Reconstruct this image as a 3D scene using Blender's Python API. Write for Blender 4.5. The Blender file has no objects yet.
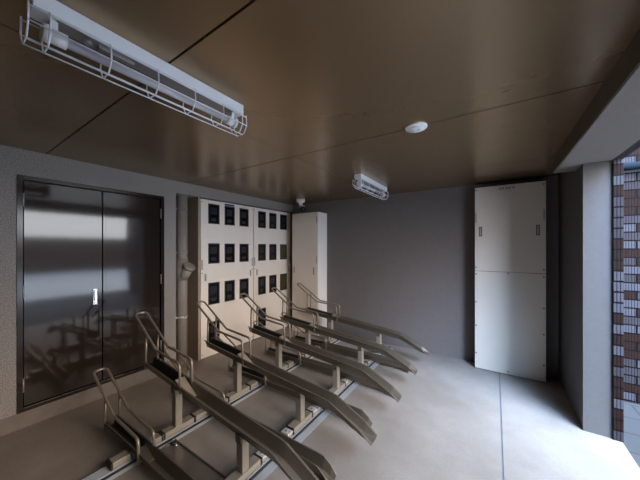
import bpy, bmesh, math, random
from mathutils import Vector, Matrix
random.seed(7)
SC = bpy.context.scene
COL = SC.collection

# ------------------------------------------------------------------ materials
def new_mat(name):
    m = bpy.data.materials.new(name); m.use_nodes = True
    nt = m.node_tree
    return m, nt, nt.nodes['Principled BSDF']

def mat(name, col, rough=0.5, metal=0.0, spec=0.5, noise=0.0, nscale=8.0, bump=0.0, bscale=200.0, coat=0.0, coat_rough=0.1):
    m, nt, b = new_mat(name)
    b.inputs['Base Color'].default_value = (*col, 1)
    b.inputs['Roughness'].default_value = rough
    b.inputs['Metallic'].default_value = metal
    b.inputs['Specular IOR Level'].default_value = spec
    if coat:
        b.inputs['Coat Weight'].default_value = coat
        b.inputs['Coat Roughness'].default_value = coat_rough
    tc = nt.nodes.new('ShaderNodeTexCoord')
    if noise:
        n = nt.nodes.new('ShaderNodeTexNoise'); n.inputs['Scale'].default_value = nscale
        n.inputs['Detail'].default_value = 5
        nt.links.new(tc.outputs['Object'], n.inputs['Vector'])
        r = nt.nodes.new('ShaderNodeValToRGB')
        r.color_ramp.elements[0].position = 0.3; r.color_ramp.elements[1].position = 0.7
        r.color_ramp.elements[0].color = (*[c*(1-noise) for c in col], 1)
        r.color_ramp.elements[1].color = (*[min(1, c*(1+noise)) for c in col], 1)
        nt.links.new(n.outputs['Fac'], r.inputs['Fac']); nt.links.new(r.outputs['Color'], b.inputs['Base Color'])
    if bump:
        n2 = nt.nodes.new('ShaderNodeTexNoise'); n2.inputs['Scale'].default_value = bscale
        n2.inputs['Detail'].default_value = 3
        nt.links.new(tc.outputs['Object'], n2.inputs['Vector'])
        bp = nt.nodes.new('ShaderNodeBump'); bp.inputs['Strength'].default_value = bump
        bp.inputs['Distance'].default_value = 0.004
        nt.links.new(n2.outputs['Fac'], bp.inputs['Height']); nt.links.new(bp.outputs['Normal'], b.inputs['Normal'])
    return m

M = {}
M['plaster'] = mat('grey_plaster', (0.275, 0.250, 0.233), 0.85, noise=0.55, nscale=130, bump=0.8, bscale=130)
M['curb'] = mat('grey_curb', (0.175, 0.148, 0.128), 0.8, noise=0.1, nscale=12)
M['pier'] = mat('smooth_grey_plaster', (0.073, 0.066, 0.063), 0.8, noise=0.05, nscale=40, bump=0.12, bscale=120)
M['beam'] = mat('beam_grey_paint', (0.178, 0.150, 0.132), 0.75, noise=0.03, nscale=30)
M['back'] = mat('back_wall_paint', (0.152, 0.132, 0.124), 0.7, noise=0.04, nscale=20, bump=0.06, bscale=150)
M['cream'] = mat('cream_enamel', (0.84, 0.76, 0.68), 0.42, noise=0.015, nscale=6)
M['cream_side'] = mat('white_enamel', (0.82, 0.79, 0.76), 0.4)
M['greige'] = mat('beige_enamel', (0.76, 0.66, 0.56), 0.45, noise=0.015, nscale=6)
M['panel_white'] = mat('panel_white_enamel', (0.66, 0.60, 0.52), 0.38, noise=0.015, nscale=5)
M['dark_edge'] = mat('dark_bronze_edge', (0.035, 0.028, 0.024), 0.5)
M['black'] = mat('black_rubber', (0.012, 0.012, 0.013), 0.6)
M['rack'] = mat('bronze_grey_paint', (0.185, 0.158, 0.124), 0.38, metal=0.6, noise=0.04, nscale=12)
M['rack_light'] = mat('beige_grey_paint', (0.33, 0.29, 0.235), 0.42, metal=0.25, noise=0.03, nscale=12)
M['hoop'] = mat('satin_tube_paint', (0.29, 0.25, 0.20), 0.35, metal=0.5)
M['alu'] = mat('anodised_aluminium', (0.52, 0.56, 0.61), 0.35, metal=0.45)
M['zinc'] = mat('galvanised_steel', (0.72, 0.70, 0.68), 0.4, metal=0.5)
M['tray'] = mat('pressed_steel', (0.23, 0.195, 0.165), 0.25, metal=0.55)
M['chrome'] = mat('satin_chrome', (0.75, 0.75, 0.76), 0.25, metal=0.95)
M['handle_grey'] = mat('grey_handle', (0.36, 0.34, 0.33), 0.4, metal=0.5)
M['white'] = mat('white_lamp_enamel', (0.80, 0.82, 0.86), 0.4)
M['tube'] = mat('lamp_tube_glass', (0.62, 0.62, 0.68), 0.15, coat=0.5)
M['plastic'] = mat('white_plastic', (0.82, 0.82, 0.82), 0.45)
M['lens'] = mat('black_lens', (0.008, 0.009, 0.014), 0.2, spec=0.3)
M['pipe'] = mat('greige_pvc', (0.31, 0.27, 0.235), 0.35)
M['recess'] = mat('recess_paint', (0.37, 0.295, 0.22), 0.7)
M['sealant'] = mat('joint_sealant', (0.16, 0.16, 0.175), 0.7)
M['ink'] = mat('blue_ink', (0.025, 0.025, 0.16), 0.6)
M['gutter'] = mat('pale_blue_pipe', (0.030, 0.048, 0.062), 0.4, spec=0.3)
M['pane'] = mat('dark_glass', (0.006, 0.006, 0.008), 0.06, spec=0.35)
M['pane_olive'] = mat('olive_glass', (0.075, 0.062, 0.022), 0.15, spec=0.6)
M['pane_frame'] = mat('black_window_frame', (0.016, 0.014, 0.013), 0.5)
M['meter'] = mat('meter_case', (0.022, 0.024, 0.03), 0.25)

def door_mat():
    m, nt, b = new_mat('glossy_brown_door')
    b.inputs['Base Color'].default_value = (0.022, 0.0155, 0.0125, 1)
    b.inputs['Roughness'].default_value = 0.07
    b.inputs['IOR'].default_value = 1.47
    tc = nt.nodes.new('ShaderNodeTexCoord')
    mp = nt.nodes.new('ShaderNodeMapping'); mp.inputs['Scale'].default_value = (1, 3.0, 0.8)
    n = nt.nodes.new('ShaderNodeTexNoise'); n.inputs['Scale'].default_value = 3; n.inputs['Detail'].default_value = 1
    bp = nt.nodes.new('ShaderNodeBump'); bp.inputs['Strength'].default_value = 0.05; bp.inputs['Distance'].default_value = 0.006
    nt.links.new(tc.outputs['Object'], mp.inputs['Vector']); nt.links.new(mp.outputs['Vector'], n.inputs['Vector'])
    nt.links.new(n.outputs['Fac'], bp.inputs['Height']); nt.links.new(bp.outputs['Normal'], b.inputs['Normal'])
    return m
M['door'] = door_mat()
M['door_frame'] = mat('brown_door_frame', (0.018, 0.013, 0.011), 0.14, spec=0.28)

def ceiling_mat():
    m, nt, b = new_mat('brown_metal_ceiling')
    b.inputs['Base Color'].default_value = (0.325, 0.222, 0.126, 1)
    b.inputs['Metallic'].default_value = 0.65
    b.inputs['Roughness'].default_value = 0.27
    tc = nt.nodes.new('ShaderNodeTexCoord')
    mp = nt.nodes.new('ShaderNodeMapping'); mp.inputs['Scale'].default_value = (9.0, 9.0, 1)
    n = nt.nodes.new('ShaderNodeTexNoise'); n.inputs['Scale'].default_value = 1.2; n.inputs['Detail'].default_value = 1
    bp = nt.nodes.new('ShaderNodeBump'); bp.inputs['Strength'].default_value = 0.16; bp.inputs['Distance'].default_value = 0.01
    nt.links.new(tc.outputs['Object'], mp.inputs['Vector']); nt.links.new(mp.outputs['Vector'], n.inputs['Vector'])
    nt.links.new(n.outputs['Fac'], bp.inputs['Height']); nt.links.new(bp.outputs['Normal'], b.inputs['Normal'])
    return m
M['ceiling'] = ceiling_mat()
M['fascia'] = mat('dark_brown_fascia', (0.07, 0.052, 0.038), 0.5)

def concrete_mat():
    m, nt, b = new_mat('trowelled_concrete')
    b.inputs['Roughness'].default_value = 0.55
    b.inputs['Specular IOR Level'].default_value = 0.4
    tc = nt.nodes.new('ShaderNodeTexCoord')
    a = nt.nodes.new('ShaderNodeTexNoise'); a.inputs['Scale'].default_value = 1.6; a.inputs['Detail'].default_value = 6; a.inputs['Roughness'].default_value = 0.62
    r = nt.nodes.new('ShaderNodeValToRGB')
    r.color_ramp.elements[0].position = 0.32; r.color_ramp.elements[0].color = (0.250, 0.212, 0.182, 1)
    r.color_ramp.elements[1].position = 0.68; r.color_ramp.elements[1].color = (0.350, 0.304, 0.268, 1)
    f = nt.nodes.new('ShaderNodeTexNoise'); f.inputs['Scale'].default_value = 60; f.inputs['Detail'].default_value = 4
    r2 = nt.nodes.new('ShaderNodeValToRGB')
    r2.color_ramp.elements[0].position = 0.35; r2.color_ramp.elements[0].color = (0.93, 0.93, 0.93, 1)
    r2.color_ramp.elements[1].position = 0.6; r2.color_ramp.elements[1].color = (1, 1, 1, 1)
    mx = nt.nodes.new('ShaderNodeMix'); mx.data_type = 'RGBA'; mx.blend_type = 'MULTIPLY'; mx.inputs[0].default_value = 1
    for n in (a, f): nt.links.new(tc.outputs['Object'], n.inputs['Vector'])
    nt.links.new(a.outputs['Fac'], r.inputs['Fac']); nt.links.new(f.outputs['Fac'], r2.inputs['Fac'])
    nt.links.new(r.outputs['Color'], mx.inputs[6]); nt.links.new(r2.outputs['Color'], mx.inputs[7])
    nt.links.new(mx.outputs[2], b.inputs['Base Color'])
    bp = nt.nodes.new('ShaderNodeBump'); bp.inputs['Strength'].default_value = 0.12; bp.inputs['Distance'].default_value = 0.003
    nt.links.new(f.outputs['Fac'], bp.inputs['Height']); nt.links.new(bp.outputs['Normal'], b.inputs['Normal'])
    return m
M['concrete'] = concrete_mat()

def tile_mat(name, horiz):
    """ribbed clay wall tiles; horiz = object axis (0 X, 1 Y) that runs along the wall"""
    m, nt, b = new_mat(name)
    b.inputs['Roughness'].default_value = 0.6
    b.inputs['Specular IOR Level'].default_value = 0.08
    tc = nt.nodes.new('ShaderNodeTexCoord')
    sp = nt.nodes.new('ShaderNodeSeparateXYZ'); nt.links.new(tc.outputs['Object'], sp.inputs[0])
    cb = nt.nodes.new('ShaderNodeCombineXYZ')
    nt.links.new(sp.outputs[horiz], cb.inputs[0]); nt.links.new(sp.outputs[2], cb.inputs[1])
    br = nt.nodes.new('ShaderNodeTexBrick')
    br.inputs['Scale'].default_value = 1.0
    br.inputs['Brick Width'].default_value = 0.26; br.inputs['Row Height'].default_value = 0.085
    br.inputs['Mortar Size'].default_value = 0.007; br.inputs['Mortar Smooth'].default_value = 0.1
    br.inputs['Color1'].default_value = (0, 0, 0, 1)
    br.inputs['Color2'].default_value = (1, 1, 1, 1)
    br.inputs['Mortar'].default_value = (0.008, 0.008, 0.010, 1)
    br.inputs['Bias'].default_value = 0.0
    nt.links.new(cb.outputs[0], br.inputs['Vector'])
    wv = nt.nodes.new('ShaderNodeTexWave'); wv.wave_type = 'BANDS'; wv.bands_direction = 'X'
    wv.inputs['Scale'].default_value = 16.0
    wv.inputs['Distortion'].default_value = 0.0
    nt.links.new(cb.outputs[0], wv.inputs['Vector'])
    r = nt.nodes.new('ShaderNodeValToRGB')
    r.color_ramp.elements[0].position = 0.06; r.color_ramp.elements[0].color = (0.22, 0.22, 0.22, 1)
    r.color_ramp.elements[1].position = 0.24; r.color_ramp.elements[1].color = (1, 1, 1, 1)
    nt.links.new(wv.outputs['Fac'], r.inputs['Fac'])
    mx = nt.nodes.new('ShaderNodeMix'); mx.data_type = 'RGBA'; mx.blend_type = 'MULTIPLY'; mx.inputs[0].default_value = 1
    pick = nt.nodes.new('ShaderNodeValToRGB'); pick.color_ramp.interpolation = 'CONSTANT'
    pick.color_ramp.elements[0].color = (0.017, 0.0075, 0.006, 1)
    pick.color_ramp.elements[1].position = 0.5; pick.color_ramp.elements[1].color = (0.056, 0.052, 0.060, 1)
    e2 = pick.color_ramp.elements.new(0.75); e2.color = (0.034, 0.029, 0.032, 1)
    grout = nt.nodes.new('ShaderNodeMix'); grout.data_type = 'RGBA'; grout.inputs[7].default_value = (0.0015, 0.0015, 0.002, 1)
    nt.links.new(br.outputs['Color'], pick.inputs['Fac']); nt.links.new(pick.outputs['Color'], grout.inputs[6]); nt.links.new(br.outputs['Fac'], grout.inputs[0])
    nt.links.new(grout.outputs[2], mx.inputs[6]); nt.links.new(r.outputs['Color'], mx.inputs[7])
    nt.links.new(mx.outputs[2], b.inputs['Base Color'])
    bp = nt.nodes.new('ShaderNodeBump'); bp.inputs['Strength'].default_value = 0.6; bp.inputs['Distance'].default_value = 0.006
    nt.links.new(r.outputs['Color'], bp.inputs['Height']); nt.links.new(bp.outputs['Normal'], b.inputs['Normal'])
    return m
M['tile_x'] = tile_mat('ribbed_tile_facing_room', 0)
M['tile_y'] = tile_mat('ribbed_tile_facing_street', 1)

def paver_mat():
    m, nt, b = new_mat('pale_pavers')
    b.inputs['Roughness'].default_value = 0.8
    tc = nt.nodes.new('ShaderNodeTexCoord')
    mp = nt.nodes.new('ShaderNodeMapping'); mp.inputs['Rotation'].default_value = (0, 0, math.radians(0))
    br = nt.nodes.new('ShaderNodeTexBrick'); br.offset = 0.5
    br.inputs['Scale'].default_value = 1.0
    br.inputs['Brick Width'].default_value = 0.6; br.inputs['Row Height'].default_value = 0.3
    br.inputs['Mortar Size'].default_value = 0.006
    br.inputs['Color1'].default_value = (0.055, 0.053, 0.053, 1); br.inputs['Color2'].default_value = (0.045, 0.043, 0.043, 1)
    br.inputs['Mortar'].default_value = (0.015, 0.015, 0.016, 1)
    nt.links.new(tc.outputs['Object'], mp.inputs['Vector']); nt.links.new(mp.outputs['Vector'], br.inputs['Vector'])
    nt.links.new(br.outputs['Color'], b.inputs['Base Color'])
    return m
M['paver'] = paver_mat()
M['road'] = mat('pale_concrete_road', (0.66, 0.62, 0.57), 0.5, noise=0.05, nscale=1.0)
M['far_wall'] = mat('dark_boundary_wall', (0.055, 0.045, 0.042), 0.8, noise=0.2, nscale=1.2)

# ------------------------------------------------------------------ mesh builder
class MB:
    def __init__(s): s.bm = bmesh.new(); s.mi = 0
    def _fin(s, faces):
        for f in faces: f.material_index = s.mi
        return s
    def box(s, x0, x1, y0, y1, z0, z1):
        v = [s.bm.verts.new(p) for p in ((x0,y0,z0),(x1,y0,z0),(x1,y1,z0),(x0,y1,z0),(x0,y0,z1),(x1,y0,z1),(x1,y1,z1),(x0,y1,z1))]
        q = ((0,3,2,1),(4,5,6,7),(0,1,5,4),(1,2,6,5),(2,3,7,6),(3,0,4,7))
        return s._fin([s.bm.faces.new([v[i] for i in a]) for a in q])
    def hexa(s, pts):
        v = [s.bm.verts.new(p) for p in pts]
        q = ((0,3,2,1),(4,5,6,7),(0,1,5,4),(1,2,6,5),(2,3,7,6),(3,0,4,7))
        return s._fin([s.bm.faces.new([v[i] for i in a]) for a in q])
    def prism(s, poly, axis, a, b):
        """poly: 2D points in the two other axes (cyclic order), extruded along axis from a to b"""
        def P(p, t):
            if axis == 0: return (t, p[0], p[1])
            if axis == 1: return (p[0], t, p[1])
            return (p[0], p[1], t)
        A = [s.bm.verts.new(P(p, a)) for p in poly]; B = [s.bm.verts.new(P(p, b)) for p in poly]
        n = len(poly); fs = [s.bm.faces.new(A[::-1]), s.bm.faces.new(B)]
        for i in range(n): fs.append(s.bm.faces.new((A[i], A[(i+1)%n], B[(i+1)%n], B[i])))
        return s._fin(fs)
    def cyl(s, p0, p1, r0, r1=None, n=20, cap=True):
        r1 = r0 if r1 is None else r1
        p0 = Vector(p0); p1 = Vector(p1); d = (p1-p0).normalized()
        u = d.orthogonal().normalized(); w = d.cross(u)
        A = []; B = []
        for i in range(n):
            t = 2*math.pi*i/n; o = u*math.cos(t)+w*math.sin(t)
            A.append(s.bm.verts.new(p0+o*r0)); B.append(s.bm.verts.new(p1+o*r1))
        fs = []
        for i in range(n):
            f = s.bm.faces.new((A[i], A[(i+1)%n], B[(i+1)%n], B[i])); f.smooth = True; fs.append(f)
        if cap: fs += [s.bm.faces.new(A[::-1]), s.bm.faces.new(B)]
        return s._fin(fs)
    def lathe(s, c, axis, prof, n=28):
        """prof: (radius, height along axis) pairs from c"""
        c = Vector(c); d = Vector(axis).normalized(); u = d.orthogonal().normalized(); w = d.cross(u)
        rings = []
        for r, h in prof:
            rings.append([s.bm.verts.new(c+d*h+(u*math.cos(2*math.pi*i/n)+w*math.sin(2*math.pi*i/n))*max(r, 1e-4)) for i in range(n)])
        fs = []
        for a, b in zip(rings, rings[1:]):
            for i in range(n):
                f = s.bm.faces.new((a[i], a[(i+1)%n], b[(i+1)%n], b[i])); f.smooth = True; fs.append(f)
        fs += [s.bm.faces.new(rings[0][::-1]), s.bm.faces.new(rings[-1])]
        return s._fin(fs)
    def tube(s, pts, r, n=10, fillet=0.0, closed=False):
        P = [Vector(p) for p in pts]
        if fillet:
            Q = []
            N = len(P)
            for i, p in enumerate(P):
                if not closed and i in (0, N-1): Q.append(p); continue
                a = P[i-1]; b = P[(i+1) % N]
                da = (a-p); db = (b-p); la = da.length; lb = db.length
                da.normalize(); db.normalize()
                ang = da.angle(db)
                if ang > math.radians(175): Q.append(p); continue
                t = min(fillet/math.tan(ang/2), la*0.48, lb*0.48)
                s0 = p+da*t; s1 = p+db*t
                K = 7
                for k in range(K+1):
                    q = k/K
                    Q.append(s0*(1-q)**2 + p*2*q*(1-q) + s1*q*q)
            P = Q
        N = len(P)
        rings = []; u = None
        for i, p in enumerate(P):
            a = P[i-1] if (i > 0 or closed) else p
            b = P[(i+1) % N] if (i < N-1 or closed) else p
            d = (b-a).normalized()
            if u is None: u = d.orthogonal().normalized()
            else:
                u = u - d*u.dot(d)
                u.normalize()
            w = d.cross(u)
            rings.append([s.bm.verts.new(p+(u*math.cos(2*math.pi*k/n)+w*math.sin(2*math.pi*k/n))*r) for k in range(n)])
        fs = []
        rr = list(zip(rings, rings[1:])) + ([(rings[-1], rings[0])] if closed else [])
        for a, b in rr:
            for k in range(n):
                f = s.bm.faces.new((a[k], a[(k+1)%n], b[(k+1)%n], b[k])); f.smooth = True; fs.append(f)
        if not closed: fs += [s.bm.faces.new(rings[0][::-1]), s.bm.faces.new(rings[-1])]
        return s._fin(fs)
    def build(s, name, mats, parent=None, bevel=0.0, solid=0.0):
        bmesh.ops.recalc_face_normals(s.bm, faces=s.bm.faces)
        me = bpy.data.meshes.new(name); s.bm.to_mesh(me); s.bm.free()
        o = bpy.data.objects.new(name, me); COL.objects.link(o)
        for m in (mats if isinstance(mats, (list, tuple)) else [mats]): me.materials.append(m)
        if parent: o.parent = parent
        if solid:
            md = o.modifiers.new('thickness', 'SOLIDIFY'); md.thickness = solid; md.offset = 0
        if bevel:
            md = o.modifiers.new('soft_edges', 'BEVEL'); md.width = bevel; md.segments = 2; md.limit_method = 'ANGLE'
            md.angle_limit = math.radians(40)
        return o

def tag(o, label=None, cat=None, group=None, kind=None):
    if label: o['label'] = label
    if cat: o['category'] = cat
    if group: o['group'] = group
    if kind: o['kind'] = kind
    return o
def thing(name, label, cat, loc, group=None):
    o = bpy.data.objects.new(name, None); COL.objects.link(o)
    o.location = loc; o.empty_display_size = 0.1
    return tag(o, label, cat, group)
def copy_tree(o, parent=None):
    c = o.copy(); COL.objects.link(c)
    if parent: c.parent = parent
    for ch in o.children: copy_tree(ch, c)
    return c

HC = 2.386                      # ceiling height
BY = 4.12                       # back wall
# ------------------------------------------------------------------ the setting
S = 'structure'
b = MB()
b.box(-0.36, 3.409, -1.8, 4.3, -0.12, 0); b.box(3.421, 4.215, -1.8, 4.3, -0.12, 0)
b.mi = 1; b.box(3.409, 3.421, -1.8, 4.3, -0.12, -0.003)
tag(b.build('floor', [M['concrete'], M['sealant']]), 'smooth concrete floor with one dark joint towards the opening', 'floor', kind=S)

b = MB()                         # brown panels with open joints
xs = [(-0.36, 1.8215), (1.8285, 3.83)]
ys = [(-1.8, 0.620), (0.630, 1.900), (1.910, 3.221), (3.227, 4.3)]
for x0, x1 in xs:
    for y0, y1 in ys: b.box(x0, x1, y0, y1, HC, HC+0.02)
b.mi = 1; b.box(-0.36, 3.83, -1.8, 4.3, HC+0.02, HC+0.25)
b.mi = 0; b.box(3.83, 4.16, 3.34, 4.3, HC, HC+0.02); b.mi = 1; b.box(3.83, 4.16, 3.34, 4.3, HC+0.02, HC+0.25)
tag(b.build('ceiling', [M['ceiling'], M['dark_edge']]), 'glossy brown panelled ceiling with thin dark joints', 'ceiling', kind=S)

b = MB()                         # plastered wall with a door opening and an alcove
b.box(-0.3, 0, -1.8, 0.45, 0.138, HC); b.box(-0.3, 0, 0.45, 1.644, 2.165, HC)
b.box(-0.3, 0, 1.644, 1.789, 0.138, HC)
tag(b.build('wall_left', M['plaster']), 'stippled grey plaster wall around the brown double door', 'wall', kind=S)
b = MB(); b.box(-0.3, 0.002, -1.8, 1.789, 0, 0.138)
tag(b.build('baseboard_left', M['curb']), 'low concrete curb below the brown double door', 'curb', kind=S)
b = MB(); b.box(-0.3, 0, 1.789, BY, 2.235, HC)
tag(b.build('wall_left_lintel', M['plaster']), 'grey plaster band above the meter cabinets', 'wall', kind=S)
b = MB(); b.box(-0.36, -0.3, -1.8, 4.3, 0, HC)
tag(b.build('wall_alcove', M['recess']), 'brown alcove back behind the drain pipe', 'wall', kind=S)
b = MB(); b.box(-0.3, 4.0, BY, 4.3, 0, HC)
tag(b.build('wall_back', M['back']), 'plain mauve grey end wall behind the bike racks', 'wall', kind=S)
b = MB(); b.box(-0.3, 4.215, -1.8, -1.62, 0, HC)
tag(b.build('wall_front', M['plaster']), 'grey plaster wall behind the viewer', 'wall', kind=S)
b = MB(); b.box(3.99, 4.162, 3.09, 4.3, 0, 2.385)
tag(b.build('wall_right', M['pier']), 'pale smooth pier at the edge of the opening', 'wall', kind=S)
b = MB(); b.box(3.837, 4.16, -1.8, 3.34, 2.252, HC+0.9)
b.mi = 1; b.box(3.830, 3.837, -1.8, 3.34, 2.256, HC)
tag(b.build('trim_1', [M['beam'], M['fascia']]), 'grey beam along the top of the opening', 'beam', kind=S)
OPEN0 = 0.45
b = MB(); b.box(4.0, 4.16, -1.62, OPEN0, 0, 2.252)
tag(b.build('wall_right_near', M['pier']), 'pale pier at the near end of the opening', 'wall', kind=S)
# outside skin of ribbed tiles
b = MB(); b.box(4.162, 4.220, 3.075, 3.95, -0.1, 2.252); b.box(4.162, 4.220, -1.8, 3.95, 2.252, 3.6); b.box(4.162, 4.220, -1.8, OPEN0, -0.1, 2.252)
b.mi = 1; b.box(4.16, 7.2, 3.95, 4.3, -0.1, 3.6); b.box(4.215, 5.4, OPEN0-0.3, OPEN0, -0.1, 3.6)  # second box: unseen near return, added to block sky light behind the pier
for f in b.bm.faces:             # faces that look along Y use the tile running along X
    f.normal_update()
    if abs(f.normal.y) > 0.9 or abs(f.normal.z) > 0.9: f.material_index = 1
tag(b.build('wall_outside', [M['tile_y'], M['tile_x']]), 'brown and grey ribbed tile wall outside the opening, with an added unseen return', 'wall', kind=S)
b = MB(); b.box(4.220, 8.0, -40, 40, -0.14, -0.02); b.mi = 1; b.box(8.0, 60, -40, 40, -0.14, -0.02)
tag(b.build('floor_outside', [M['paver'], M['road']]), 'pale pavers outside beyond the concrete edge', 'pavement', kind=S)
b = MB(); b.box(19, 19.3, -40, 40, -0.02, 2.15)
tag(b.build('wall_boundary', M['far_wall']), 'dark boundary wall across the way, reflected in the door', 'wall', kind=S)

# ------------------------------------------------------------------ double door
d = thing('door_1', 'glossy dark brown steel double door in the plaster wall', 'door', (0, 1.047, 0.138)); d['kind'] = S
oy = -1.047; oz = -0.138
def D(b, x0, x1, y0, y1, z0, z1): return b.box(x0, x1, y0+oy, y1+oy, z0+oz, z1+oz)
b = MB()
D(b, -0.2, 0.008, 0.45, 0.487, 0.138, 2.165); D(b, -0.2, 0.008, 1.607, 1.644, 0.138, 2.165)
D(b, -0.2, 0.008, 0.487, 1.607, 2.128, 2.165); D(b, -0.2, 0.008, 0.487, 1.607, 0.138, 0.172)
b.build('door_frame', M['door_frame'], d, bevel=0.002)
def hinge(parent, y, z):
    h = MB(); h.cyl((0.006, y, z-0.055), (0.006, y, z+0.055), 0.0055, n=12)
    h.cyl((0.006, y, z-0.058), (0.006, y, z-0.055), 0.007, n=12); h.cyl((0.006, y, z+0.055), (0.006, y, z+0.058), 0.007, n=12)
    return h.build('hinge', M['handle_grey'], parent)
for k, (y0, y1) in enumerate(((0.493, 1.037), (1.044, 1.601))):
    b = MB(); D(b, -0.06, -0.012, y0, y1, 0.178, 2.122)
    lf = b.build('door_leaf', M['door'], d, bevel=0.002)
    hy = (0.488 if k == 0 else 1.606) + oy
    for z in (1.953, 1.164, 0.366): hinge(lf, hy, z+oz)
    if k == 0:
        b = MB(); D(b, -0.012, -0.006, 0.962, 0.998, 0.965, 1.125); b.build('handle_plate', M['chrome'], lf, bevel=0.002)
        b = MB(); D(b, -0.008, 0.010, 0.968, 0.992, 1.005, 1.120); D(b, -0.008, 0.004, 0.968, 0.992, 0.968, 0.998)
        tag(b.build('handle', M['chrome'], lf, bevel=0.004), 'bright satin flush handle')
    else:
        b = MB(); D(b, -0.012, -0.009, 1.044, 1.068, 0.178, 2.122); b.build('astragal', M['door'], lf, bevel=0.002)

# ------------------------------------------------------------------ drain pipe in the alcove
t = thing('drain_pipe', 'greige vertical drain pipe with angled cleanout beside the double door', 'pipe', (-0.13, 1.935, 0))
b = MB(); b.cyl((0,0,0), (0,0,2.234), 0.068, n=32)
b.build('pipe', M['pipe'], t)
b = MB(); b.cyl((0,0,1.10),(0,0,1.40), 0.076, n=32); b.cyl((0,0,1.12),(0.11,0.03,1.275), 0.066, n=28)
cl = b.build('cleanout_branch', M['pipe'], t)
b = MB(); dv = Vector((0.11,0.03,0.155)).normalized(); p = Vector((0.105,0.029,1.268))
b.cyl(p, p+dv*0.045, 0.077, n=28); b.cyl(p+dv*0.045, p+dv*0.052, 0.062, n=28)
b.build('cleanout_cap', M['pipe'], cl)
for z in (0.62, 0.86+0.62, 2.05):
    b = MB(); b.cyl((0,0,z-0.013),(0,0,z+0.013), 0.073, n=32); b.box(0.06,0.09,-0.012,0.012,z-0.013,z+0.013); b.box(-0.165,-0.06,-0.012,0.012,z-0.013,z+0.013)
    b.box(-0.01, 0.02, -0.105, -0.06, z-0.008, z+0.008)
    b.build('bracket', M['zinc'] if z < 1.0 else M['handle_grey'], t)

# ------------------------------------------------------------------ meter cabinets
def pull(parent, x, y, z, hgt=0.10, facing='x'):
    """recessed pull: plate, grip"""
    b = MB()
    w = 0.014
    if facing == 'x':
        b.box(x, x+0.004, y-w, y+w, z-hgt/2, z+hgt/2); b.box(x+0.004, x+0.010, y-w*0.5, y+w*0.5, z-hgt*0.42, z+hgt*0.42)
    else:
        b.box(y-w, y+w, x-0.004, x, z-hgt/2, z+hgt/2); b.box(y-w*0.5, y+w*0.5, x-0.010, x-0.004, z-hgt*0.42, z+hgt*0.42)
    return b.build('handle', M['handle_grey'], parent, bevel=0.0015)

def meter_cabinet(label, y0, y1, cols, olive):
    t = thing('meter_cabinet', label, 'cabinet', (0, (y0+y1)/2, 0), 'meter cabinets along the left wall')
    o = -(y0+y1)/2
    Z1 = 2.218
    b = MB()                     # carcass
    b.box(-0.29, -0.012, y0+o, y0+0.02+o, 0.0, Z1); b.box(-0.29, -0.012, y1-0.02+o, y1+o, 0.0, Z1)
    b.box(-0.29, -0.27, y0+o, y1+o, 0, Z1); b.box(-0.29, -0.012, y0+o, y1+o, Z1-0.02, Z1); b.box(-0.29, -0.012, y0+o, y1+o, 0, 0.03)
    b.build('carcass', M['cream'], t)
    rows = [(1.882, 2.162), (1.316, 1.599), (0.735, 1.04), (0.172, 0.485)]
    # door panel with real openings: a grid of cells
    yy = [y0+0.006] ; zz = [0.012]
    for a, c in cols: yy += [a, c]
    yy.append(y1-0.006)
    for a, c in rows[::-1]: zz += [a, c]
    zz.append(Z1-0.004)
    b = MB()
    def is_hole(i, j):
        if i % 2 == 0 or j % 2 == 0: return False
        return not (j == 1 and i != 1)        # lowest row has only its first window
    for i in range(len(yy)-1):
        for j in range(len(zz)-1):
            if not is_hole(i, j): b.box(-0.012, 0.010, yy[i]+o, yy[i+1]+o, zz[j], zz[j+1])
    bmesh.ops.remove_doubles(b.bm, verts=b.bm.verts, dist=1e-5)
    # drop the inner faces shared by two cells
    seen = {}
    for f in b.bm.faces: seen.setdefault(tuple(sorted(v.index for v in f.verts)), []).append(f)
    b.bm.verts.index_update(); seen = {}
    for f in b.bm.faces: seen.setdefault(tuple(sorted(v.index for v in f.verts)), []).append(f)
    bmesh.ops.delete(b.bm, geom=[f for fs in seen.values() if len(fs) > 1 for f in fs], context='FACES')
    door = b.build('door', M['cream'], t)
    for i in range(1, len(yy)-1, 2):
        for j in range(1, len(zz)-1, 2):
            if not is_hole(i, j): continue
            a, c, e, g = yy[i]+o, yy[i+1]+o, zz[j], zz[j+1]
            w = MB(); k = 0.012
            w.box(-0.010, 0.013, a-0.003, a+k, e-0.003, g+0.003); w.box(-0.010, 0.013, c-k, c+0.003, e-0.003, g+0.003)
            w.box(-0.010, 0.013, a+k, c-k, e-0.003, e+k); w.box(-0.010, 0.013, a+k, c-k, g-k, g+0.003)
            ol = (i == 5 and j in olive)
            w.mi = 1; w.box(-0.008, 0.002, a+k, c-k, e+k, g-k)
            if not ol:
                w.mi = 2; ym = (a+c)/2; hw = (c-a)*0.30; zt = g-(g-e)*0.16
                w.box(0.002, 0.0035, ym-hw, ym+hw, zt-(g-e)*0.36, zt); w.box(0.002, 0.003, ym-hw*0.8, ym+hw*0.8, e+(g-e)*0.12, e+(g-e)*0.30)
            o_ = w.build('window', [M['pane_frame'], M['pane_olive'] if ol else M['pane'], M['meter']], door)
            if ol: tag(o_, 'window with an olive tint')
    pull(door, 0.010, y0+0.075+o, 1.125); pull(door, 0.010, y1-0.06+o, 1.125)
    for y in (y0+0.024, y1-0.024):
        b = MB(); b.box(0.010, 0.016, y-0.010+o, y+0.010+o, 1.235, 1.375); b.build('hinge', M['handle_grey'], door, bevel=0.002)
        for z in (2.175, 1.185, 0.06):
            b = MB(); b.cyl((0.008, y+o, z), (0.014, y+o, z), 0.009, n=12); b.build('screw', M['handle_grey'], door)
    return t, door
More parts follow.
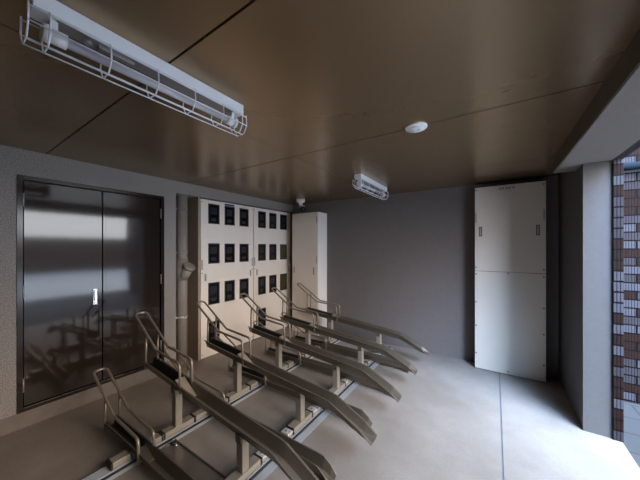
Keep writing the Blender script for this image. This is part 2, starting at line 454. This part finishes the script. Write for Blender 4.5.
cA = ((2.236, 2.414), (2.506, 2.684), (2.782, 2.960))
cB = ((3.175, 3.350), (3.440, 3.620), (3.725, 3.910))
t, door = meter_cabinet('cream meter cabinet with ten dark windows beside the drain pipe', 2.116, 3.064, cA, ())
b = MB(); b.box(0.010, 0.0115, -0.085, 0.09, 2.170, 2.196)
tag(b.build('nameplate', M['ink'], door), 'narrow blue nameplate above a window')
meter_cabinet('cream meter cabinet with dark windows next to the corner cabinet', 3.070, 4.03, cB, (3, 5))

# slim jamb between alcove and cabinets
b = MB(); b.box(-0.3, 0.004, 2.088, 2.114, 0, 2.235)
tag(b.build('trim_2', M['recess']), 'slim brown jamb between drain pipe and meter cabinet', 'trim', kind=S)

# ------------------------------------------------------------------ corner cabinet
t = thing('corner_cabinet', 'tall beige cabinet standing in the corner under the camera', 'cabinet', (0.51, 3.97, 0))
b = MB(); b.box(-0.29, 0.29, -0.135, 0.148, 0, 2.165)
b.build('carcass', M['cream_side'], t, bevel=0.003)
b = MB(); b.box(-0.286, 0.286, -0.15, -0.136, 0.03, 2.158)
dr = b.build('door', M['greige'], t, bevel=0.003)
pull(dr, -0.15, -0.235, 1.13, 0.11, 'y'); pull(dr, -0.15, 0.20, 1.13, 0.13, 'y')
for z in (1.33, 2.03, 0.3):
    b = MB(); b.box(0.255, 0.275, -0.156, -0.150, z-0.06, z+0.06); b.build('hinge', M['handle_grey'], dr, bevel=0.002)

# ------------------------------------------------------------------ tall white panel box by the pier
t = thing('panel_cabinet', 'tall white two-panel cabinet by the pier, small blue lettering on top', 'cabinet', (3.5045, 4.02, 0))
b = MB(); b.box(-0.345, 0.345, -0.075, 0.098, 0.0, 2.322)
b.build('carcass', M['dark_edge'], t)
def yface(x0, x1, z0, z1):
    b = MB(); b.box(x0, x1, -0.092, -0.076, z0, z1); return b
up = yface(-0.35, 0.35, 1.247, 2.306).build('upper_panel', M['panel_white'], t, bevel=0.003)
lo = yface(-0.35, 0.35, 0.008, 1.242).build('lower_panel', M['panel_white'], t, bevel=0.003)
for x in (-0.288, 0.278):
    b = MB(); b.box(x-0.017, x+0.017, -0.096, -0.092, 1.685, 1.805); b.mi = 1; b.box(x-0.010, x+0.010, -0.099, -0.096, 1.695, 1.795)
    b.build('handle', [M['dark_edge'], M['handle_grey']], up)
for x in (-0.337, 0.332):
    b = MB(); b.box(x-0.006, x+0.006, -0.097, -0.092, 1.86, 1.985); b.build('hinge', M['handle_grey'], up)
for pnl, zs in ((up, (2.27, 1.29)), (lo, (1.205, 0.85, 0.55, 0.20))):
    for z in zs:
        for x in (-0.335, 0.33):
            b = MB(); b.cyl((x, -0.091, z), (x, -0.097, z), 0.008, n=12); b.build('screw', M['dark_edge'], pnl)
for z, pnl in ((1.232, lo), (0.045, lo)):
    b = MB(); b.box(-0.012, 0.008, -0.097, -0.092, z-0.014, z+0.008); b.build('catch', M['handle_grey'], pnl)
b = MB(); z = 2.252                   # five small printed characters, too small to read
for k in range(5):
    x = -0.098 + k*0.034; a = -0.0935; c = -0.092; h = 0.026
    b.box(x, x+0.024, a, c, z+h-0.004, z+h); b.box(x+0.010, x+0.014, a, c, z, z+h); b.box(x+0.001, x+0.023, a, c, z+0.008, z+0.012)
    if k % 2: b.box(x, x+0.004, a, c, z, z+0.022)
    else: b.box(x+0.020, x+0.024, a, c, z, z+0.022)
tag(b.build('lettering', M['ink'], up), 'tiny blue printed characters')

# ------------------------------------------------------------------ fluorescent lights with wire guards
def lamp(label, x, y0, y1):
    t = thing('fluorescent_light', label, 'light', (x, (y0+y1)/2, HC), 'guarded tube lights on the ceiling')
    L = (y1-y0)/2
    b = MB(); b.prism([(-0.043, -0.004), (-0.043, 0), (0.043, 0), (0.043, -0.056), (0.036, -0.056), (-0.036, -0.056), (-0.043, -0.05)], 1, -L, L)
    b.build('base_channel', M['white'], t, bevel=0.002)
    b = MB(); b.box(-0.034, 0.034, -L+0.06, L-0.06, -0.0575, -0.0555); b.build('dark_underside', M['handle_grey'], t)  # grey sheet put in to darken the underside of the white base
    b = MB(); b.box(-0.012, 0.012, -L+0.18, -L+0.30, -0.070, -0.056); b.cyl((0, -L+0.15, -0.072), (0, -L+0.15, -0.056), 0.012, n=14)
    b.build('starter', M['handle_grey'], t)
    b = MB(); b.cyl((0, -L+0.07, -0.104), (0, L-0.06, -0.104), 0.0165, n=18)
    b.build('tube', M['tube'], t)
    for s in (-1, 1):
        b = MB(); e = s*(L-0.045)
        b.cyl((0, e-0.045*s, -0.104), (0, e-0.002*s, -0.104), 0.0245, n=22); b.cyl((0, e-0.002*s, -0.104), (0, e+0.018*s, -0.104), 0.030, n=22)
        b.box(-0.017, 0.017, min(e, e-0.02*s), max(e, e-0.02*s), -0.104, -0.054)
        b.build('socket', M['plastic'], t)
    b = MB(); r = 0.0030; E = L+0.012       # wire guard: long wires plus cross hoops
    for (wx, wz) in ((-0.052, -0.068), (0.052, -0.068), (-0.056, -0.118), (0.056, -0.118), (-0.022, -0.163), (0.022, -0.163)):
        b.tube([(wx, -E, wz), (wx, E, wz)], r, n=6)
    st = [-E, -E+0.05, -L*0.52, -L*0.12, L*0.28, L*0.66, E-0.03, E]
    for y in st:
        b.tube([(-0.052, y, -0.058), (-0.056, y, -0.118), (-0.030, y, -0.160), (0.030, y, -0.160), (0.056, y, -0.118), (0.052, y, -0.058)], r, n=6, fillet=0.015)
    b.build('wire_guard', M['white'], t)
    return t
lamp('near white tube light in a wire guard, above the double door side', 2.088, 0.200, 1.055)
lamp('far white tube light in a wire guard, near the end wall', 2.058, 2.765, 3.640)

# ------------------------------------------------------------------ smoke detector and camera
t = thing('smoke_detector', 'round white smoke detector on the brown ceiling joint', 'detector', (2.911, 1.906, HC))
b = MB(); b.lathe((0,0,0), (0,0,-1), [(0.074, 0), (0.074, 0.006), (0.070, 0.011), (0.056, 0.014)])
b.build('base', M['plastic'], t)
b = MB(); b.lathe((0,0,-0.0135), (0,0,-1), [(0.052, 0), (0.050, 0.006), (0.030, 0.012), (0.012, 0.013)])
b.build('cover', M['plastic'], t)
for s in (-1, 1):
    b = MB(); b.lathe((0.019*s, -0.008, -0.0245), (0,0,-1), [(0.008, 0), (0.0075, 0.003), (0.004, 0.004)], n=14); b.build('sensor', M['handle_grey'], t)

t = thing('security_camera', 'small white security camera with black lens above the corner cabinet', 'camera', (0.53, 3.68, HC))
b = MB(); b.lathe((0,0,0), (0,0,-1), [(0.075, 0), (0.075, 0.04), (0.062, 0.055), (0.034, 0.06), (0.034, 0.10)])
b.build('mount', M['plastic'], t)
b = MB(); q = Vector((0.55, -0.62, -0.56)).normalized(); c = Vector((0.045, -0.01, -0.165))
b.lathe(c-q*0.055, q, [(0.030, 0), (0.048, 0.015), (0.052, 0.04), (0.052, 0.10), (0.047, 0.108)])
hd = b.build('camera_head', M['plastic'], t)
b = MB(); b.lathe(c+q*0.052, q, [(0.054, -0.03), (0.054, 0.006), (0.044, 0.022), (0.024, 0.034), (0.004, 0.038)])
tag(b.build('lens', M['lens'], hd), 'black domed lens')

# ------------------------------------------------------------------ bicycle racks
X0 = 1.57
def chan(path, half_floor, half_top, hgt, name, parent, lip=0.012, mt='rack'):
    """open U channel swept along X; path = (x, z of channel floor, wall height scale)"""
    b = MB()
    sec = [(-half_top-lip, hgt), (-half_top, hgt), (-half_floor, 0), (half_floor, 0), (half_top, hgt), (half_top+lip, hgt)]
    rings = [[b.bm.verts.new((x-X0, y, z+h*k)) for y, h in sec] for x, z, k in path]
    for r, s_ in zip(rings, rings[1:]):
        for i in range(len(sec)-1): b.bm.faces.new((r[i], r[i+1], s_[i+1], s_[i]))
    return b.build(name, M[mt], parent, solid=0.004)

def hoop(parent, front_z, fb, kink, loop, leg, w=0.05, r=0.0105):
    fx = 1.305
    pts = []
    for s in (-1, 1):
        seq = [(fx, s*w, front_z), (fx-0.012, s*w, fb), (kink[0], s*w, kink[1]), (loop[0], s*w, loop[1])]
        pts += seq if s < 0 else seq[::-1]
    b = MB(); b.tube([(x-X0, y, z) for x, y, z in pts], r, n=10, fillet=0.045)
    hp = b.build('wheel_hoop', M['hoop'], parent)
    for s in (-1, 1):
        b = MB(); b.tube([(leg[0]-X0, s*w, leg[2]), (leg[0]+0.012-X0, s*w, leg[1])], r*0.92, n=10)
        b.build('hoop_leg', M['hoop'], parent)
    return hp

RX, FX = 1.165, 1.975          # the two base rails
def foot(parent, xc, spans, z0, z1, mt, name='foot', cap=True, hw=0.036):
    for (a, c, e0, e1) in spans:
        b = MB(); b.box(xc-hw-X0, xc+hw-X0, a, c, z0, z1)
        f = b.build(name, mt, parent, bevel=0.003)
        if cap:
            for e, sgn in ((a, -1), (c, 1)):
                if (e0 if sgn < 0 else e1):
                    b = MB(); b.box(xc-hw-0.003-X0, xc+hw+0.003-X0, min(e, e+sgn*0.012), max(e, e+sgn*0.012), z0-0.002, z1+0.003)
                    tag(b.build('end_cap', M['black'], f), 'black rubber end cap')
def fz(x): return 0.437 - (x-0.68)*(0.437-0.283)/(2.30-0.68)

def high_rack(y, label):
    t = thing('bike_rack', label, 'bike rack', (X0, y, 0), 'raised bike racks')
    chan([(0.68, fz(0.68), 1), (1.2, fz(1.2), 1), (2.26, fz(2.26), 1), (2.31, 0.276, 1), (2.56, 0.172, 0.75), (2.645, 0.152, 0.12)], 0.026, 0.050, 0.074, 'channel', t)
    chan([(0.676, fz(0.676)+0.005, 1), (1.20, fz(1.2)+0.005, 1)], 0.021, 0.044, 0.064, 'rubber_liner', t, 0.002, 'black')
    b = MB()                     # sloping wheel stop
    b.hexa([(1.205-X0, -0.026, fz(1.205)+0.004), (1.40-X0, -0.026, fz(1.4)+0.004), (1.40-X0, -0.028, fz(1.4)+0.010), (1.205-X0, -0.040, fz(1.205)+0.085),
            (1.205-X0, 0.026, fz(1.205)+0.004), (1.40-X0, 0.026, fz(1.4)+0.004), (1.40-X0, 0.028, fz(1.4)+0.010), (1.205-X0, 0.040, fz(1.205)+0.085)])
    b.build('wheel_stop', M['rack_light'], t, bevel=0.002)
    for xc, nm in ((RX, 'post'), (FX, 'post')):
        b = MB(); b.box(xc-0.030-X0, xc+0.030-X0, -0.028, 0.028, 0.070, fz(xc)-0.002)
        p = b.build(nm, M['rack_light'], t, bevel=0.004)
        for s in (-1, 1):
            b = MB()
            b.hexa([(xc-0.026-X0, s*0.030, fz(xc)-0.045), (xc+0.026-X0, s*0.030, fz(xc)-0.045), (xc+0.026-X0, s*0.036, fz(xc)-0.045), (xc-0.026-X0, s*0.036, fz(xc)-0.045),
                    (xc-0.026-X0, s*0.034, fz(xc)+0.016), (xc+0.026-X0, s*0.034, fz(xc)+0.016), (xc+0.026-X0, s*0.040, fz(xc)+0.016), (xc-0.026-X0, s*0.040, fz(xc)+0.016)])
            b.build('bracket', M['rack'], p)
        foot(t, xc, [(-0.128, 0.128, 1, 1)], 0.034, 0.076, M['rack_light'])
    hoop(t, 0.395, 0.625, (0.92, 0.655), (0.50, 0.912), (0.725, 0.755, 0.452))
    return t

LP = [(0.66, 0.036, 1), (1.2, 0.040, 1), (2.34, 0.040, 1), (2.39, 0.036, 1), (2.45, 0.016, 0.7), (2.485, 0.008, 0.25)]
def low_rack(y, label):
    t = thing('floor_bike_rack', label, 'bike rack', (X0, y, 0), 'floor level bike racks')
    chan(LP, 0.024, 0.044, 0.070, 'channel', t, 0.007)
    chan([(0.656, 0.041, 1), (1.20, 0.045, 1)], 0.019, 0.038, 0.064, 'rubber_liner', t, 0.002, 'black')
    b = MB(); b.hexa([(1.205-X0, -0.026, 0.045), (1.36-X0, -0.026, 0.045), (1.36-X0, -0.028, 0.051), (1.205-X0, -0.036, 0.085),
                      (1.205-X0, 0.026, 0.045), (1.36-X0, 0.026, 0.045), (1.36-X0, 0.028, 0.051), (1.205-X0, 0.036, 0.085)])
    b.build('wheel_stop', M['rack'], t, bevel=0.002)
    foot(t, RX, [(-0.166, -0.062, 1, 0), (0.062, 0.166, 0, 1)], 0.034, 0.076, M['rack_light'])
    foot(t, FX, [(-0.166, -0.062, 0, 0), (0.062, 0.166, 0, 0)], 0.034, 0.060, M['rack_light'])
    for s in (-1, 1):            # bolted zinc clamps on the front rail
        b = MB(); b.box(FX-0.036-X0, FX+0.040-X0, s*0.135-0.030, s*0.135+0.030, 0.060, 0.074)
        c = b.build('clamp', M['zinc'], t, bevel=0.003)
        b = MB(); b.cyl((FX-X0, s*0.135, 0.074), (FX-X0, s*0.135, 0.081), 0.011, n=6); b.build('bolt', M['handle_grey'], c)
    for xc in (RX, FX):
        b = MB(); b.box(xc-0.02-X0, xc+0.02-X0, -0.062, 0.062, 0.0345, 0.0375); b.build('cross_strap', M['zinc'], t)
    hoop(t, 0.040, 0.205, (0.88, 0.222), (0.415, 0.450), (0.69, 0.300, 0.050))
    return t

HY = [1.18, 1.80, 2.42, 3.03, 3.65]
HL = ['raised bronze bike rack nearest the viewer, its ramp leaving the bottom of the photo',
      'raised bronze bike rack second from the viewer, standing before the first meter cabinet',
      'raised bronze bike rack in the middle of the five raised ones',
      'raised bronze bike rack second from the end wall',
      'raised bronze bike rack closest to the end wall, farthest of all']
LY = [0.89, 1.49, 2.11, 2.725, 3.34]
LL = ['floor level bike rack at the bottom left, nearest the double door and viewer',
      'floor level bike rack between the nearest two raised racks',
      'floor level bike rack between the second and the middle raised rack',
      'floor level bike rack between the middle and the fourth raised rack',
      'floor level bike rack between the last two raised racks by the end wall']
proto = high_rack(HY[0], HL[0])
for y, l in list(zip(HY, HL))[1:]:
    o = copy_tree(proto); o.location.y = y; o['label'] = l
proto = low_rack(LY[0], LL[0])
for y, l in list(zip(LY, LL))[1:]:
    o = copy_tree(proto); o.location.y = y; o['label'] = l

def rail(xc, label, strip):
    t = thing('base_rail', label, 'rail', (xc, 2.1, 0), 'floor rails under the bike racks')
    y0, y1 = 0.15-2.1, 3.98-2.1
    b = MB(); pr = [(-0.045, 0), (-0.045, 0.032)]
    for k in range(6):
        x = -0.045+0.015*k; pr += [(x+0.001, 0.032), (x+0.009, 0.032), (x+0.010, 0.026), (x+0.014, 0.026)]
    pr += [(0.045, 0.032), (0.045, 0)]
    b.prism(pr, 1, y0, y1); b.build('extrusion', M['alu'], t)
    b = MB(); b.box(0.0455, 0.058, y0, y1, 0, 0.024); tag(b.build('gasket', M['black'], t), 'black rubber strip')
    b = MB(); b.prism([(0.0585, 0), (0.0585, 0.012), (0.062, 0.012), (0.0585+strip, 0.002), (0.0585+strip, 0)], 1, y0, y1)
    b.build('edge_strip', M['alu'], t)
rail(RX, 'rear aluminium floor rail, the one nearer the door and cabinets', 0.02)
rail(FX, 'front aluminium floor rail with a pale edge strip, nearer the ramps', 0.055)

t = thing('floor_tray', 'flat steel tray bolted to the rear rail beside the nearest raised rack', 'tray', (1.60, 1.035, 0))
b = MB(); b.box(-0.345, 0.30, -0.088, 0.085, 0.0145, 0.0185); b.box(-0.345, 0.30, -0.088, -0.080, 0.0, 0.030); b.box(-0.345, 0.30, 0.077, 0.085, 0.0, 0.030)
b.build('plate', M['tray'], t, bevel=0.0015)
for y in (-0.055, 0.055):
    b = MB(); b.box(-0.338, -0.300, y-0.017, y+0.017, 0.0185, 0.030); k = b.build('clip', M['black'], t, bevel=0.002)
    b = MB(); b.lathe((-0.285, y, 0.0185), (0, 0, 1), [(0.014, 0), (0.013, 0.006), (0.008, 0.012), (0.002, 0.013)], n=14); b.build('bolt', M['chrome'], t)

# ------------------------------------------------------------------ pipe outside
t = thing('wall_pipe', 'pale blue horizontal pipe along the tiled wall outside', 'pipe', (4.245, 3.87, 2.345))
b = MB(); b.cyl((0, 0, 0), (2.6, 0, 0), 0.038, n=24); b.build('pipe', M['gutter'], t)
for x in (0.02, 0.6, 1.4, 2.2):
    b = MB(); b.cyl((x-0.012, 0, 0), (x+0.012, 0, 0), 0.043, n=24); b.box(x-0.012, x+0.012, 0.03, 0.08, -0.012, 0.012); b.build('bracket', M['gutter'], t)

# ------------------------------------------------------------------ light
SKY, LOBE, LOBE_P, LOBE_DIR = 10.4, 20.0, 16.0, (0.77, -0.64, 0.80)
w = bpy.data.worlds.new('sky'); SC.world = w; w.use_nodes = True
nt = w.node_tree; bg = nt.nodes['Background']
tc = nt.nodes.new('ShaderNodeTexCoord'); sp = nt.nodes.new('ShaderNodeSeparateXYZ')
rp = nt.nodes.new('ShaderNodeValToRGB')
el = rp.color_ramp.elements
el[0].position = 0.0; el[0].color = (0.90, 0.93, 1.0, 1)
el[1].position = 1.0; el[1].color = (0.42, 0.66, 1.0, 1)
for pos, colr in ((0.13, (0.92, 0.93, 0.97, 1)), (0.20, (1.0, 0.82, 0.66, 1)), (0.44, (1.0, 0.83, 0.68, 1)), (0.65, (0.55, 0.75, 1.0, 1))):
    e = el.new(pos); e.color = colr
nt.links.new(tc.outputs['Generated'], sp.inputs[0]); nt.links.new(sp.outputs[2], rp.inputs['Fac'])
nt.links.new(rp.outputs['Color'], bg.inputs['Color'])
bg.inputs['Strength'].default_value = SKY
vm = nt.nodes.new('ShaderNodeVectorMath'); vm.operation = 'DOT_PRODUCT'      # broad bright patch of blue sky down the street
nt.links.new(tc.outputs['Generated'], vm.inputs[0]); vm.inputs[1].default_value = Vector(LOBE_DIR).normalized()
mxm = nt.nodes.new('ShaderNodeMath'); mxm.operation = 'MAXIMUM'; mxm.inputs[1].default_value = 0
pw = nt.nodes.new('ShaderNodeMath'); pw.operation = 'POWER'; pw.inputs[1].default_value = LOBE_P
ml = nt.nodes.new('ShaderNodeMath'); ml.operation = 'MULTIPLY'; ml.inputs[1].default_value = LOBE
b2 = nt.nodes.new('ShaderNodeBackground'); b2.inputs['Color'].default_value = (0.58, 0.745, 1.0, 1)
ad = nt.nodes.new('ShaderNodeAddShader')
vm2 = nt.nodes.new('ShaderNodeVectorMath'); vm2.operation = 'DOT_PRODUCT'     # deeper blue sky beside it
nt.links.new(tc.outputs['Generated'], vm2.inputs[0]); vm2.inputs[1].default_value = Vector((0.45, -0.85, 0.75)).normalized()
mx2 = nt.nodes.new('ShaderNodeMath'); mx2.operation = 'MAXIMUM'; mx2.inputs[1].default_value = 0
pw2 = nt.nodes.new('ShaderNodeMath'); pw2.operation = 'POWER'; pw2.inputs[1].default_value = 18
ml2 = nt.nodes.new('ShaderNodeMath'); ml2.operation = 'MULTIPLY'; ml2.inputs[1].default_value = 36
b3 = nt.nodes.new('ShaderNodeBackground'); b3.inputs['Color'].default_value = (0.25, 0.52, 1.0, 1)
ad2 = nt.nodes.new('ShaderNodeAddShader')
nt.links.new(vm2.outputs['Value'], mx2.inputs[0]); nt.links.new(mx2.outputs[0], pw2.inputs[0]); nt.links.new(pw2.outputs[0], ml2.inputs[0])
nt.links.new(ml2.outputs[0], b3.inputs['Strength'])
nt.links.new(vm.outputs['Value'], mxm.inputs[0]); nt.links.new(mxm.outputs[0], pw.inputs[0]); nt.links.new(pw.outputs[0], ml.inputs[0])
nt.links.new(ml.outputs[0], b2.inputs['Strength'])
nt.links.new(bg.outputs[0], ad.inputs[0]); nt.links.new(b2.outputs[0], ad.inputs[1])
nt.links.new(ad.outputs[0], ad2.inputs[0]); nt.links.new(b3.outputs[0], ad2.inputs[1])
nt.links.new(ad2.outputs[0], nt.nodes['World Output'].inputs['Surface'])
pl = bpy.data.lights.new('opening_portal', 'AREA'); pl.shape = 'RECTANGLE'; pl.size = 3.1-OPEN0; pl.size_y = 2.252
pl.cycles.is_portal = True
po = bpy.data.objects.new('opening_portal', pl); COL.objects.link(po)
po.location = (4.2, (3.1+OPEN0)/2, 1.136)
po.rotation_euler = Matrix(((0, 0, 1), (1, 0, 0), (0, 1, 0))).to_euler()   # -Z of the light looks into the room (-X)

# ------------------------------------------------------------------ camera
F = 264.6
cd = bpy.data.cameras.new('camera'); cam = bpy.data.objects.new('camera', cd); COL.objects.link(cam)
cd.sensor_fit = 'HORIZONTAL'; cd.sensor_width = 36; cd.lens = 36*F/640
cd.shift_y = (247-240)/640; cd.clip_start = 0.02; cd.clip_end = 300
cam.location = (3.37, 0, 1.55)
cam.rotation_euler = (math.pi/2, 0, math.atan(175/F))
SC.camera = cam
SC.view_settings.view_transform = 'Standard'; SC.view_settings.look = 'None'
SC.view_settings.gamma = 1; SC.view_settings.use_curve_mapping = False
SC.view_settings.exposure = 0.38
SC.cycles.max_bounces = 16; SC.cycles.diffuse_bounces = 10; SC.cycles.use_denoising = True
SC.cycles.sample_clamp_indirect = 10
